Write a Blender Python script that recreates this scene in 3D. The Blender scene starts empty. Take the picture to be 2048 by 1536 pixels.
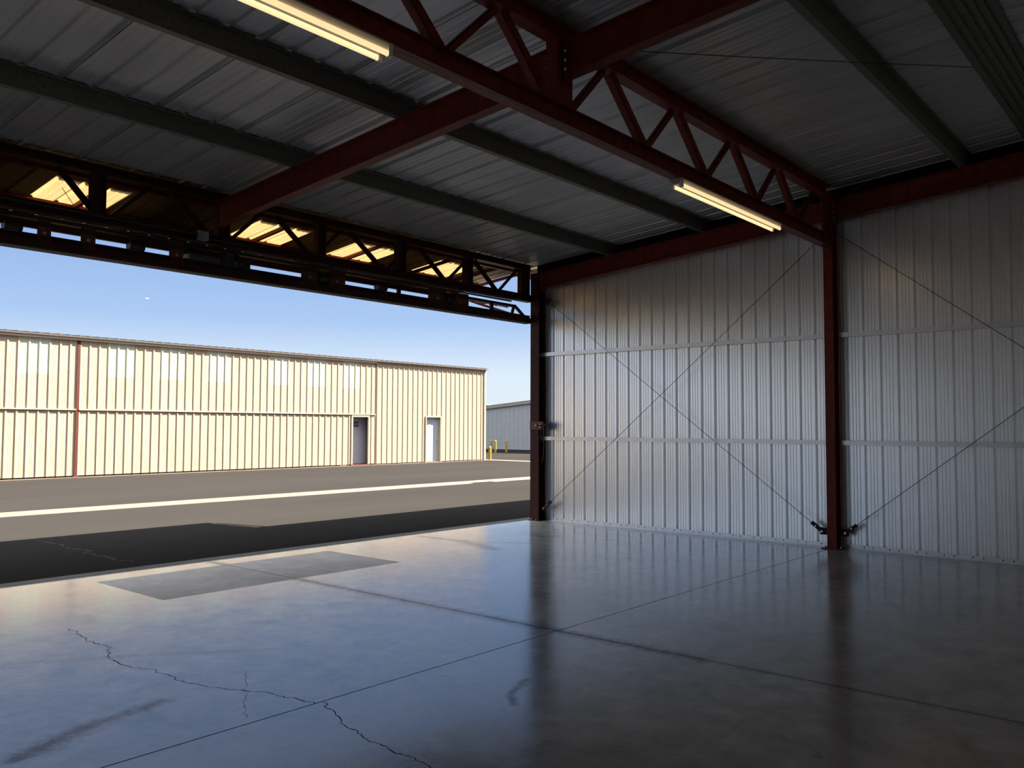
import bpy, math, random
from mathutils import Vector, Matrix
random.seed(7)
scene = bpy.context.scene
COL = scene.collection
V = Vector

# ------------------------------------------------------------------ materials
def mat(name):
    m = bpy.data.materials.new(name); m.use_nodes = True
    nt = m.node_tree
    return m, nt, nt.nodes['Principled BSDF']

def N(nt, t, **k):
    n = nt.nodes.new(t)
    for a, b in k.items():
        if a == 'inp':
            for i, v in b.items(): n.inputs[i].default_value = v
        else: setattr(n, a, b)
    return n

def simple(name, col, rough=.5, metal=0., var=.15, scale=6., rvar=0., bump=0., spec=.5, stretch=None):
    """base colour broken up by object-space noise"""
    m, nt, p = mat(name)
    L = nt.links.new
    tc = N(nt, 'ShaderNodeTexCoord')
    src = tc.outputs['Object']
    if stretch:
        mp = N(nt, 'ShaderNodeMapping'); mp.inputs['Scale'].default_value = stretch
        L(src, mp.inputs[0]); src = mp.outputs[0]
    no = N(nt, 'ShaderNodeTexNoise', inp={'Scale': scale, 'Detail': 5.})
    L(src, no.inputs['Vector'])
    r = N(nt, 'ShaderNodeValToRGB')
    r.color_ramp.elements[0].position = .3; r.color_ramp.elements[1].position = .7
    r.color_ramp.elements[0].color = tuple(c*(1-var) for c in col)+(1,)
    r.color_ramp.elements[1].color = tuple(min(1, c*(1+var)) for c in col)+(1,)
    L(no.outputs['Fac'], r.inputs[0]); L(r.outputs[0], p.inputs['Base Color'])
    p.inputs['Roughness'].default_value = rough; p.inputs['Metallic'].default_value = metal
    p.inputs['Specular IOR Level'].default_value = spec
    if rvar:
        mr = N(nt, 'ShaderNodeMapRange', inp={'To Min': rough-rvar, 'To Max': rough+rvar, 'From Min': .3, 'From Max': .7})
        L(no.outputs['Fac'], mr.inputs[0]); L(mr.outputs[0], p.inputs['Roughness'])
    if bump:
        b = N(nt, 'ShaderNodeBump', inp={'Strength': bump, 'Distance': .01})
        L(no.outputs['Fac'], b.inputs['Height']); L(b.outputs[0], p.inputs['Normal'])
    return m

M = {}
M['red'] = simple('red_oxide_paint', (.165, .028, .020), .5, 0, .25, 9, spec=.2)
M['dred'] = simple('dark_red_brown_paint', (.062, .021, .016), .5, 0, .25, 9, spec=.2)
M['red_out'] = simple('weathered_red_post', (.062, .014, .010), .6, 0, .15, 6, spec=.2)
M['seal'] = simple('dusty_rubber_seal', (.085, .08, .072), .8, 0, .15, 8, spec=.2)
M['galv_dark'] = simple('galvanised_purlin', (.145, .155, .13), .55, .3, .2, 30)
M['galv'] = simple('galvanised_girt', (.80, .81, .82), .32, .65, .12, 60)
M['wallmetal'] = simple('galvalume_wall_sheet', (.95, .965, .98), .29, .84, .03, 40)
M['roofmetal'] = simple('galvalume_roof_sheet', (.52, .52, .54), .44, .6, .10, 3, stretch=(1, .25, 1))
M['cream'] = simple('cream_painted_sheet', (.325, .24, .155), .6, 0, .03, 2, spec=.25)
M['cream_trim'] = simple('cream_painted_trim', (.335, .255, .17), .6, 0, .03, 3, spec=.25)
M['creamdoor'] = simple('cream_door_sheet', (.26, .235, .19), .6, 0, .05, 3, spec=.25)
M['roofbrown'] = simple('brown_roof_edge', (.045, .034, .028), .8, 0, .15, 5)
M['grayclad'] = simple('grey_green_cladding', (.30, .30, .285), .65, 0, .04, 3)
M['tan'] = simple('tan_trim', (.26, .22, .17), .7, 0, .06, 3)
M['white'] = simple('white_enamel', (.78, .78, .78), .4, 0, .02, 5)
M['eave_shade'] = simple('painted_eave_shade', (.012, .012, .013), .95, 0, .2, 12, spec=.1)  # shade put into the colour, for the strip above the wall rafter
M['housing'] = simple('grey_fixture_enamel', (.42, .42, .42), .5, 0, .02, 5)
M['doorwhite'] = simple('white_door_paint', (.36, .37, .385), .5, 0, .02, 5)
M['doorgrey'] = simple('grey_door_paint', (.36, .34, .37), .55, 0, .04, 3)
M['yellow'] = simple('yellow_safety_paint', (.34, .20, .022), .5, 0, .1, 8)
M['black'] = simple('black_rubber', (.012, .012, .013), .6, 0, .2, 12)
M['steel'] = simple('bright_steel', (.55, .55, .56), .3, .9, .1, 30)
M['cable'] = simple('dark_steel_cable', (.05, .05, .055), .45, .6, .2, 60)
M['greybox'] = simple('grey_enclosure', (.30, .31, .33), .5, .2, .06, 8)
M['dark'] = simple('dark_interior', (.02, .018, .018), .9, 0, .2, 3)
M['motor'] = simple('dark_motor_paint', (.035, .03, .03), .5, .2, .2, 20)
M['rust'] = simple('rusty_bracket', (.16, .055, .028), .6, 0, .3, 25)
M['concrete_strip'] = simple('pale_concrete_strip', (.098, .074, .057), .85, 0, .12, 1.2, spec=.2)
M['crackmat'] = simple('crack_dark', (.02, .02, .022), .9, 0, .2, 12, spec=0.)
M['crackpale'] = simple('crack_filler', (.045, .038, .036), .9, 0, .35, 5, spec=0.)
M['signgrey'] = simple('sign_lettering', (.50, .50, .46), .5, 0, .02, 5)
M['planewhite'] = simple('aircraft_white', (.95, .95, .95), .4, 0, .01, 1)

def asphalt():
    m, nt, p = mat('asphalt'); L = nt.links.new
    tc = N(nt, 'ShaderNodeTexCoord')
    a = N(nt, 'ShaderNodeTexNoise', inp={'Scale': .25, 'Detail': 4.})
    mp = N(nt, 'ShaderNodeMapping'); mp.inputs['Scale'].default_value = (.35, 1.6, 1)
    L(tc.outputs['Object'], mp.inputs[0]); L(mp.outputs[0], a.inputs['Vector'])
    b = N(nt, 'ShaderNodeTexNoise', inp={'Scale': 60., 'Detail': 3.})
    L(tc.outputs['Object'], b.inputs['Vector'])
    ad = N(nt, 'ShaderNodeMath', operation='MULTIPLY_ADD'); ad.inputs[1].default_value = .5
    L(b.outputs['Fac'], ad.inputs[0]); L(a.outputs['Fac'], ad.inputs[2])
    r = N(nt, 'ShaderNodeValToRGB')
    e = r.color_ramp.elements
    e[0].position = .45; e[0].color = (.0176, .0158, .0148, 1)
    e[1].position = 1.05 if False else 1.0; e[1].color = (.0222, .0200, .0187, 1)
    L(ad.outputs[0], r.inputs[0]); L(r.outputs[0], p.inputs['Base Color'])
    p.inputs['Roughness'].default_value = .95; p.inputs['Specular IOR Level'].default_value = 0.
    return m
M['asphalt'] = asphalt()

def translucent(name, col, tr=.65):
    m, nt, p = mat(name); L = nt.links.new
    p.inputs['Base Color'].default_value = col+(1,); p.inputs['Roughness'].default_value = .6
    t = N(nt, 'ShaderNodeBsdfTranslucent'); t.inputs[0].default_value = col+(1,)
    tc = N(nt, 'ShaderNodeTexCoord'); w = N(nt, 'ShaderNodeTexNoise', inp={'Scale': 4., 'Detail': 3.})
    L(tc.outputs['Object'], w.inputs['Vector'])
    mr = N(nt, 'ShaderNodeMapRange', inp={'From Min': .3, 'From Max': .7, 'To Min': tr-.06, 'To Max': tr+.06})
    L(w.outputs['Fac'], mr.inputs[0])
    mx = N(nt, 'ShaderNodeMixShader'); L(mr.outputs[0], mx.inputs[0])
    L(p.outputs[0], mx.inputs[1]); L(t.outputs[0], mx.inputs[2])
    L(mx.outputs[0], nt.nodes['Material Output'].inputs[0])
    return m
M['skylight'] = translucent('fibreglass_skylight', (.165, .104, .044))
M['skylight_out'] = simple('pale_fibreglass', (.36, .345, .235), .5, 0, .02, 3, spec=.3)

def emit(name, col, s):
    m, nt, p = mat(name)
    p.inputs['Base Color'].default_value = (.9, .9, .85, 1)
    p.inputs['Emission Color'].default_value = col+(1,)
    p.inputs['Emission Strength'].default_value = s
    return m
M['tube'] = emit('fluorescent_tube', (1., .70, .35), 1.1)

def floor_mat(name, base, rough, rvar, stains=True, spec=.5):
    m, nt, p = mat(name); L = nt.links.new
    tc = N(nt, 'ShaderNodeTexCoord'); P = tc.outputs['Object']
    def noise(scale, det=6., rough_=.6, dist=0.):
        n = N(nt, 'ShaderNodeTexNoise', inp={'Scale': scale, 'Detail': det, 'Roughness': rough_, 'Distortion': dist})
        L(P, n.inputs['Vector']); return n.outputs['Fac']
    def math_(op, a, b=None, c=None, clamp=False):
        n = N(nt, 'ShaderNodeMath', operation=op, use_clamp=clamp)
        for i, x in enumerate((a, b, c)):
            if x is None: continue
            if isinstance(x, (int, float)): n.inputs[i].default_value = x
            else: L(x, n.inputs[i])
        return n.outputs[0]
    def rng(x, a, b, c, d):
        n = N(nt, 'ShaderNodeMapRange', inp={'From Min': a, 'From Max': b, 'To Min': c, 'To Max': d}); n.clamp = True
        L(x, n.inputs[0]); return n.outputs[0]
    big = noise(.8, 6., .65, .5); mid = noise(3.4, 9., .72, .4); fine = noise(28., 4., .6)
    r = N(nt, 'ShaderNodeValToRGB'); e = r.color_ramp.elements
    e[0].position = .36; e[0].color = tuple(c*.62 for c in base)+(1,)
    e[1].position = .62; e[1].color = tuple(c*1.15 for c in base)+(1,)
    s = math_('MULTIPLY_ADD', mid, .55, math_('MULTIPLY', big, .45))
    L(s, r.inputs[0])
    rr = rng(mid, .35, .68, rough-rvar, rough+rvar)
    colour = r.outputs[0]
    sx = N(nt, 'ShaderNodeSeparateXYZ'); L(P, sx.inputs[0])
    if stains:
        # dirt: (segment a, segment b, radius, strength)
        segs = [((5.71, 3.0), (5.71, 9.7), .10, .85), ((1.75, 4.77), (2.17, 4.96), .10, .9), ((2.17, 4.96), (2.66, 5.07), .07, .85),
                ((9.15, 9.59), (9.19, 8.7), .09, .7), ((9.19, 8.7), (8.86, 7.82), .16, .75), ((9.19, 8.6), (9.68, 7.84), .05, .6),
                ((4.48, 3.655), (4.184, 3.542), .035, .8), ((4.184, 3.542), (4.04, 3.39), .03, .8),
                ((2.344, 6.684), (3.08, 6.191), .05, .5), ((3.08, 6.191), (3.82, 5.594), .05, .45),
                ((5.14, 6.6), (5.3, 6.5), .05, .5), ((3.3, 7.55), (3.38, 7.8), .10, .4), ((4.2, 6.5), (4.35, 6.4), .07, .45),
                ((5.71, -1), (5.71, 3.0), .06, .3), ((-7.4, 9.80), (12.2, 9.80), .055, .75)]
        tot = None
        wob = noise(14., 8., .75, .6)
        for a, b, rad, st in segs:
            ax, ay = a; bx, by = b
            dx, dy = bx-ax, by-ay; ll = dx*dx+dy*dy
            px = math_('SUBTRACT', sx.outputs[0], ax); py = math_('SUBTRACT', sx.outputs[1], ay)
            t = math_('MULTIPLY_ADD', px, dx/ll, math_('MULTIPLY', py, dy/ll), clamp=True)
            ex = math_('MULTIPLY_ADD', t, -dx, px); ey = math_('MULTIPLY_ADD', t, -dy, py)
            d = math_('SQRT', math_('ADD', math_('MULTIPLY', ex, ex), math_('MULTIPLY', ey, ey)))
            d = math_('MULTIPLY_ADD', math_('SUBTRACT', wob, .5), rad*3.2, d)
            k = rng(d, rad*.15, rad*1.35, st, 0.)
            tot = k if tot is None else math_('MAXIMUM', tot, k)
        sp = rng(noise(3.7, 3., .5), .70, .76, 0, .35)       # scattered spots
        tot = math_('MAXIMUM', tot, sp)
        mx = N(nt, 'ShaderNodeMix', data_type='RGBA')
        L(tot, mx.inputs[0]); L(colour, mx.inputs[6]); mx.inputs[7].default_value = (.085, .072, .060, 1)
        colour = mx.outputs[2]
        rr = math_('MULTIPLY_ADD', tot, .06, rr)
        L(math_('MULTIPLY_ADD', math_('MULTIPLY_ADD', rng(mid, .36, .6, .22, 0.), 1., tot), -spec*.85, spec), p.inputs['Specular IOR Level'])
    L(colour, p.inputs['Base Color']); L(rr, p.inputs['Roughness'])
    if not stains: p.inputs['Specular IOR Level'].default_value = spec
    b = N(nt, 'ShaderNodeBump', inp={'Strength': .035, 'Distance': .01}); L(fine, b.inputs['Height'])
    b2 = N(nt, 'ShaderNodeBump', inp={'Strength': .012, 'Distance': .02}); L(mid, b2.inputs['Height']); L(b.outputs[0], b2.inputs['Normal'])
    L(b2.outputs[0], p.inputs['Normal'])
    return m
M['floor'] = floor_mat('polished_concrete', (.445, .437, .405), .17, .035, spec=.85)
M['floor_matte'] = floor_mat('unsealed_concrete', (.52, .465, .405), .7, .05, stains=False, spec=.25)
M['apron'] = floor_mat('rough_concrete_edge', (.115, .113, .106), .85, .05, stains=False, spec=.05)

# ------------------------------------------------------------------ mesh builder
WL = {}
class MB:
    def __init__(s): s.v = []; s.f = []; s.m = []
    def face(s, pts, mi=0):
        n = len(s.v); s.v += [tuple(p) for p in pts]; s.f.append(tuple(range(n, n+len(pts)))); s.m.append(mi)
    def hexa(s, c, mi=0):
        n = len(s.v); s.v += [tuple(p) for p in c]
        for q in ((0, 3, 2, 1), (4, 5, 6, 7), (0, 1, 5, 4), (1, 2, 6, 5), (2, 3, 7, 6), (3, 0, 4, 7)):
            s.f.append(tuple(n+i for i in q)); s.m.append(mi)
    def box(s, x0, x1, y0, y1, z0, z1, mi=0):
        s.hexa([(x0, y0, z0), (x1, y0, z0), (x1, y1, z0), (x0, y1, z0), (x0, y0, z1), (x1, y0, z1), (x1, y1, z1), (x0, y1, z1)], mi)
    def frame(s, p, q, up):
        d = (V(q)-V(p)).normalized(); u = V(up); u = (u-d*u.dot(d)).normalized(); return d, u, d.cross(u)
    def poly(s, p, q, pts, up=(0, 0, 1), mi=0, caps=True):
        """extrude a 2-D outline (a along side, b along up) from p to q"""
        d, u, w = s.frame(p, q, up); n = len(s.v); k = len(pts)
        for e in (p, q):
            for a, b in pts: s.v.append(tuple(V(e)+w*a+u*b))
        for i in range(k):
            j = (i+1) % k; s.f.append((n+i, n+j, n+k+j, n+k+i)); s.m.append(mi)
        if caps:
            s.f.append(tuple(n+i for i in reversed(range(k)))); s.m.append(mi)
            s.f.append(tuple(n+k+i for i in range(k))); s.m.append(mi)
    def bar(s, p, q, w, h, up=(0, 0, 1), mi=0, off=(0, 0)):
        a, b = off; s.poly(p, q, [(a-w/2, b-h/2), (a+w/2, b-h/2), (a+w/2, b+h/2), (a-w/2, b+h/2)], up, mi)
    def ibeam(s, p, q, w, h, tf=.010, tw=.008, up=(0, 0, 1), mi=0):
        s.bar(p, q, w, tf, up, mi, (0, h/2-tf/2)); s.bar(p, q, w, tf, up, mi, (0, -h/2+tf/2))
        s.bar(p, q, tw, h-2*tf, up, mi)
    def angle(s, p, q, w, h, t=.008, up=(0, 0, 1), mi=0):
        s.bar(p, q, w, t, up, mi, (0, 0)); s.bar(p, q, t, h, up, mi, (-w/2+t/2, h/2-t/2 if h > 0 else 0))
    def tube(s, pts, r, n=8, mi=0, caps=True):
        pts = [V(p) for p in pts]; rings = []
        for i, p in enumerate(pts):
            d = (pts[min(i+1, len(pts)-1)]-pts[max(i-1, 0)]).normalized()
            a = V((0, 0, 1)) if abs(d.z) < .9 else V((1, 0, 0))
            u = (a-d*a.dot(d)).normalized(); w = d.cross(u); base = len(s.v)
            for k in range(n):
                t = 2*math.pi*k/n; s.v.append(tuple(p+(u*math.cos(t)+w*math.sin(t))*r))
            rings.append(base)
        for a, b in zip(rings, rings[1:]):
            for k in range(n):
                j = (k+1) % n; s.f.append((a+k, a+j, b+j, b+k)); s.m.append(mi)
        if caps:
            s.f.append(tuple(rings[0]+k for k in reversed(range(n)))); s.m.append(mi)
            s.f.append(tuple(rings[-1]+k for k in range(n))); s.m.append(mi)
    def lathe(s, c, prof, axis=(0, 0, 1), n=16, mi=0):
        ax = V(axis).normalized(); a = V((1, 0, 0)) if abs(ax.x) < .9 else V((0, 1, 0))
        u = (a-ax*a.dot(ax)).normalized(); w = ax.cross(u); rows = []
        for r, h in prof:
            rows.append(len(s.v))
            for k in range(n):
                t = 2*math.pi*k/n; s.v.append(tuple(V(c)+ax*h+(u*math.cos(t)+w*math.sin(t))*r))
        for a_, b_ in zip(rows, rows[1:]):
            for k in range(n):
                j = (k+1) % n; s.f.append((a_+k, a_+j, b_+j, b_+k)); s.m.append(mi)
        s.f.append(tuple(rows[0]+k for k in reversed(range(n)))); s.m.append(mi)
        s.f.append(tuple(rows[-1]+k for k in range(n))); s.m.append(mi)
    def strip(s, pa, pb, mi=0):
        n = len(s.v); k = len(pa)
        s.v += [tuple(p) for p in pa]+[tuple(p) for p in pb]
        for i in range(k-1): s.f.append((n+i, n+i+1, n+k+i+1, n+k+i)); s.m.append(mi)
    def build(s, name, mats, parent=None, loc=None, smooth=False):
        if not isinstance(mats, (list, tuple)): mats = [mats]
        if loc is None:
            if parent is not None: loc = WL[parent.name]
            else:
                xs, ys, zs = zip(*s.v); loc = V(((min(xs)+max(xs))/2, (min(ys)+max(ys))/2, min(zs)))
        loc = V(loc)
        me = bpy.data.meshes.new(name)
        me.from_pydata([tuple(V(p)-loc) for p in s.v], [], s.f)
        for m in mats: me.materials.append(m)
        me.polygons.foreach_set('material_index', s.m)
        if smooth: me.polygons.foreach_set('use_smooth', [True]*len(s.f))
        me.update()
        o = bpy.data.objects.new(name, me); COL.objects.link(o)
        if parent is not None:
            o.parent = parent; o.location = loc-V(WL[parent.name])
        else: o.location = loc
        WL[o.name] = loc
        return o

def tag(o, label, cat, group=None):
    o['label'] = label; o['category'] = cat
    if group: o['group'] = group
    return o
def thing(name, label, cat, loc, group=None):
    o = bpy.data.objects.new(name, None); o.empty_display_size = .2; COL.objects.link(o)
    o.location = loc; WL[o.name] = V(loc)
    return tag(o, label, cat, group)
def struct(o, label=None):
    o['kind'] = 'structure'
    if label: o['label'] = label
    return o

# ------------------------------------------------------------------ measured layout (metres)
XW = 12.25            # right wall sheet
YF = 9.75             # door opening plane
YT = 4.29             # interior truss
SL = .083             # roof slope
YR = 1.62             # ridge
XL, YB = -7.45, -1.3   # left and back walls
def rt(y): return 4.98-SL*(y-4.0) if y >= YR else 4.98-SL*(YR-4.0)-SL*(YR-y)   # rafter top
def rb(y): return rt(y)-.30
def ru(y): return rt(y)+.19                                                       # roof sheet underside

# ribbed sheet profiles: list of (u, depth) per pitch
def profile(u0, u1, pitch, rib, minor, phase=0.):
    """rib = (width_base, width_top, height), minor = list of (offset, width, height)"""
    pts = [(0, 0), ((rib[0]-rib[1])/2, rib[2]), ((rib[0]+rib[1])/2, rib[2]), (rib[0], 0)]
    for o, w, h in minor: pts += [(o-w/2, 0), (o-w/4, h), (o+w/4, h), (o+w/2, 0)]
    out = []; k = math.floor((u0-phase)/pitch)-1
    while True:
        b = phase+k*pitch
        if b > u1: break
        out += [(b+u, d) for u, d in pts]; k += 1
    def at(x):
        for (a, da), (b, db) in zip(out, out[1:]):
            if a <= x <= b: return da if b == a else da+(db-da)*(x-a)/(b-a)
        return 0
    return [(u0, at(u0))]+[p for p in out if u0 < p[0] < u1]+[(u1, at(u1))]

# ------------------------------------------------------------------ floor and ground
def make_floor():
    g = .005; J, K = 5.712, 4.322
    xs = [XL-.1, 4.168, J-g, J+g, 7.26, 12.42]
    ys = [YB-.1, K-g, K+g, 7.955, 9.41, 9.80, 10.06]
    b = MB()
    for i in range(len(xs)-1):
        for j in range(len(ys)-1):
            xa, xb, ya, yb = xs[i], xs[i+1], ys[j], ys[j+1]
            groove = i == 2 or j == 1
            z = -.012 if groove else 0
            mi = 2 if j == 5 else (1 if (j == 3+0 and 1 <= i <= 3) else 0)
            if groove: mi = 3
            b.face([(xa, ya, z), (xb, ya, z), (xb, yb, z), (xa, yb, z)], mi)
    # groove walls
    for x in (J-g, J+g): b.face([(x, ys[0], -.012), (x, ys[-1], -.012), (x, ys[-1], 0), (x, ys[0], 0)], 3)
    for y in (K-g, K+g): b.face([(xs[0], y, -.012), (xs[-1], y, -.012), (xs[-1], y, 0), (xs[0], y, 0)], 3)
    b.box(xs[0], xs[-1], ys[0], ys[-1], -.15, -.013, 2)
    b.face([(xs[0], ys[-1], -.013), (xs[-1], ys[-1], -.013), (xs[-1], ys[-1], 0), (xs[0], ys[-1], 0)], 2)
    o = b.build('floor', [M['floor'], M['floor_matte'], M['apron'], M['crackmat']], loc=(0, 0, 0))
    return struct(o, 'polished grey concrete hangar floor with a matte rectangle near the door')
floor = make_floor()

def crack(pts, w0, w1, seed, material, name='crack', z=.0012, parent=None, sub=4, jit=.35):
    rnd = random.Random(seed); P = [V((a, b, z)) for a, b in pts]; fine = [P[0]]
    for a, b in zip(P, P[1:]):
        d = b-a; n = V((-d.y, d.x, 0))
        for k in range(1, sub+1):
            q = a+d*(k/sub)
            if k < sub: q += n*rnd.uniform(-jit, jit)/sub*1.6
            fine.append(q)
    L, R = [], []
    for i, p in enumerate(fine):
        d = (fine[min(i+1, len(fine)-1)]-fine[max(i-1, 0)]).normalized(); n = V((-d.y, d.x, 0))
        w = rnd.uniform(w0, w1)/2
        L.append(p+n*w); R.append(p-n*w)
    b = MB(); b.strip(L, R)
    return b.build(name, material, parent or floor)
CR1 = [(3.081, 7.431), (3.053, 7.159), (3.016, 6.963), (3.013, 6.783), (3.046, 6.655), (2.991, 6.501), (2.924, 6.37), (2.888, 6.212), (2.885, 6.025), (2.904, 5.891), (2.946, 5.806), (2.96, 5.613), (2.942, 5.395), (2.968, 5.267), (3.002, 5.132), (3.054, 5.009), (3.119, 4.853), (3.189, 4.73), (3.208, 4.588), (3.235, 4.442), (3.257, 4.33)]
CR1b = [(3.299, 4.311), (3.251, 4.172), (3.206, 4.041), (3.136, 3.898), (3.098, 3.731), (3.076, 3.622), (3.077, 3.512), (3.05, 3.393), (3.063, 3.288), (3.049, 3.182), (3.028, 3.085), (2.996, 2.98), (2.97, 2.8)]
CR2 = [(3.356, 5.226), (3.225, 5.035), (3.119, 4.853), (3.047, 4.745), (2.967, 4.666), (2.901, 4.524), (2.824, 4.407)]
crack(CR1, .002, .007, 1, M['crackmat'], jit=.38, sub=5); crack(CR1b, .002, .0065, 2, M['crackmat'], jit=.38, sub=5); crack(CR2, .001, .0025, 3, M['crackmat'])

def make_ground():
    b = MB(); z = -.03
    b.face([(-90, 10.03, z), (140, 10.03, z), (140, 150, z), (-90, 150, z)])
    b.face([(12.4, -60, z), (140, -60, z), (140, 10.03, z), (12.4, 10.03, z)])
    b.face([(-90, -60, z), (XL-.13, -60, z), (XL-.13, 10.03, z), (-90, 10.03, z)])
    b.face([(XL-.13, -60, z), (12.4, -60, z), (12.4, YB-.12, z), (XL-.13, YB-.12, z)])
    o = struct(b.build('tarmac', M['asphalt'], loc=(0, 0, z)), 'sunlit grey asphalt taxi lane between the hangar rows')
    s = MB()
    top = -.024
    s.box(-40, 18.9, 17.50, 18.42, -.05, top); s.box(19.9, 70, 17.50, 18.42, -.05, top)
    s.box(18.9, 19.9, 17.75, 18.40, -.05, top)
    struct(s.build('concrete_gutter_strip', M['concrete_strip'], loc=(0, 17.9, -.05)), 'pale concrete gutter strip running along the taxi lane')
    s = MB(); s.box(32.25, 33.1, 18.42, 29.9, -.05, -.022); s.box(-10, 32.25, 28.75, 29.4, -.05, -.005)
    struct(s.build('concrete_kerb_strip', M['concrete_strip'], loc=(32, 25, -.05)), 'pale concrete kerb line at the foot of the cream hangar row')
    crack([(5.151, 13.633), (5.1, 12.54), (5.162, 12.183), (5.108, 11.176), (5.157, 10.634)], .01, .06, 5, M['crackpale'], 'tarmac_crack', z=z+.002, parent=o, sub=6)
    rnd = random.Random(4)
    crack([(8+i*1.5, 14.9+.10*i) for i in range(9)], .008, .02, 8, M['crackpale'], 'tarmac_crack', z=z+.002, parent=o, sub=2, jit=.1)
make_ground()

# ------------------------------------------------------------------ hangar shell
def wall_sheet(name, label, axis, at, u0, u1, z0, ztop, sign, m):
    """vertical ribbed sheet; ribs point outwards"""
    pr = profile(u0, u1, .2285, (.044, .030, .044), [(.096, .020, .012), (.140, .020, .012), (.184, .020, .012)], phase=.20)
    b = MB(); A, B = [], []
    for u, d in pr:
        p = (at+sign*d, u) if axis == 0 else (u, at+sign*d)
        A.append((p[0], p[1], z0)); B.append((p[0], p[1], ztop(u)))
    b.strip(A, B)
    # outer skin so that the wall has thickness
    A2, B2 = [], []
    for u in (u0, (u0+u1)/2, u1):
        p = (at+sign*.06, u) if axis == 0 else (u, at+sign*.06)
        A2.append((p[0], p[1], z0)); B2.append((p[0], p[1], ztop(u)))
    if axis == 0:
        us = [u0, YR, u1]
        A2 = [(at+sign*.06, u, z0) for u in us]; B2 = [(at+sign*.06, u, ztop(u)) for u in us]
    b.strip(A2, B2)
    return struct(b.build(name, m, loc=(0, 0, 0)), label)
wall_sheet('wall_right', 'ribbed galvanised metal wall on the right with two girts', 0, XW, YB, 9.74, 0, lambda y: rt(y)+.02, 1, M['wallmetal'])
wall_sheet('wall_left', 'ribbed galvanised metal wall on the left, outside the frame', 0, XL, YB, 9.74, 0, lambda y: ru(y)-.004, -1, M['wallmetal'])
wall_sheet('wall_back', 'ribbed galvanised metal wall at the back, behind the viewer', 1, YB, XL, XW, 0, lambda x: ru(YB)-.004, -1, M['wallmetal'])

def make_ceiling():
    pr = []
    pitch = .9144
    for k in range(-10, 17):
        b0 = k*pitch+.29
        for i in range(3):
            o = b0+i*.3048
            h = .022 if i else .034
            pr += [(o, 0), (o+.016, h), (o+.052, h), (o+.068, 0)]
            if i == 0: pr += [(o+.072, .0), (o+.0721, .026), (o+.0835, .026), (o+.0836, 0)]
            for q in (.145, .225): pr += [(o+q-.016, 0), (o+q-.009, .005), (o+q+.009, .005), (o+q+.016, 0)]
    pr = [p for p in pr if XL-.05 <= p[0] <= XW+.06]
    b = MB()
    rows = [10.45, YR, YB-.1]
    for ya, yb in zip(rows, rows[1:]):
        b.strip([(x, ya, ru(ya)+d) for x, d in pr], [(x, yb, ru(yb)+d) for x, d in pr])
        b.strip([(pr[0][0], ya, ru(ya)+.06), (pr[-1][0], ya, ru(ya)+.06)], [(pr[0][0], yb, ru(yb)+.06), (pr[-1][0], yb, ru(yb)+.06)])
    return struct(b.build('ceiling', M['roofmetal'], loc=(0, 0, 0)), 'underside of the ribbed metal roof, grey and dark')
make_ceiling()

def make_row_shell():
    # the rest of the hangar row to either side: roof slab, front and back walls (it shades the tarmac)
    for nm, lab, x0, x1 in (('row_shell_right', 'neighbouring hangar shell beyond the right wall', 12.40, 34), ('row_shell_left', 'neighbouring hangar shell beyond the left wall', -24, XL-.14)):
        b = MB()
        for ya, yb in ((10.55, YR), (YR, -7.3)):
            c = [(x0, ya, ru(ya)), (x1, ya, ru(ya)), (x1, yb, ru(yb)), (x0, yb, ru(yb))]
            b.hexa(c+[(p[0], p[1], p[2]+.06) for p in c])
        b.box(x0, x1, 9.75, 9.83, -.05, ru(9.8)); b.box(x0, x1, -7.2, -7.12, -.05, ru(-7.2))
        struct(b.build(nm, M['cream'], loc=((x0+x1)/2, 1.6, 0)), lab)
make_row_shell()

def make_eave_shade():  # added near-black strip painting in the shade between rafter top and roof
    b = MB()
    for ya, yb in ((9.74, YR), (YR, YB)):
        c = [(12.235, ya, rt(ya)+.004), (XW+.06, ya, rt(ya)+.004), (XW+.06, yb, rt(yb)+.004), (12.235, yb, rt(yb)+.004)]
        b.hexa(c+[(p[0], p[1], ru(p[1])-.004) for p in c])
    struct(b.build('eave_shade_strip', M['eave_shade'], loc=(XW, 4, rt(4))), 'near-black strip painted as shade between the right wall top and the roof sheets')
make_eave_shade()

def make_base_angle():
    b = MB()
    for y0, y1 in ((4.42, 9.5), (YB+.02, 4.16)):
        b.box(XW-.006, XW-.001, y0, y1, .0, .062); b.box(XW-.055, XW-.006, y0, y1, .0, .006)
        n = int((y1-y0)/.17)
        for i in range(n):
            y = y0+.1+i*.17+(.05 if i % 2 else 0)
            b.lathe((XW-.0061, y, .034), [(.009, 0), (.009, .0015)], axis=(-1, 0, 0), n=8, mi=1)
    struct(b.build('baseboard_right', [M['galv'], M['crackmat']], loc=(XW, 4, 0)), 'punched galvanised base angle along the foot of the right wall')
make_base_angle()

# ------------------------------------------------------------------ columns
def bolt(b, c, axis, r=.014, h=.014, mi=0): b.lathe(c, [(r*1.5, 0), (r*1.5, h*.25), (r, h*.25), (r*.95, h)], axis, 6, mi)

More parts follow.
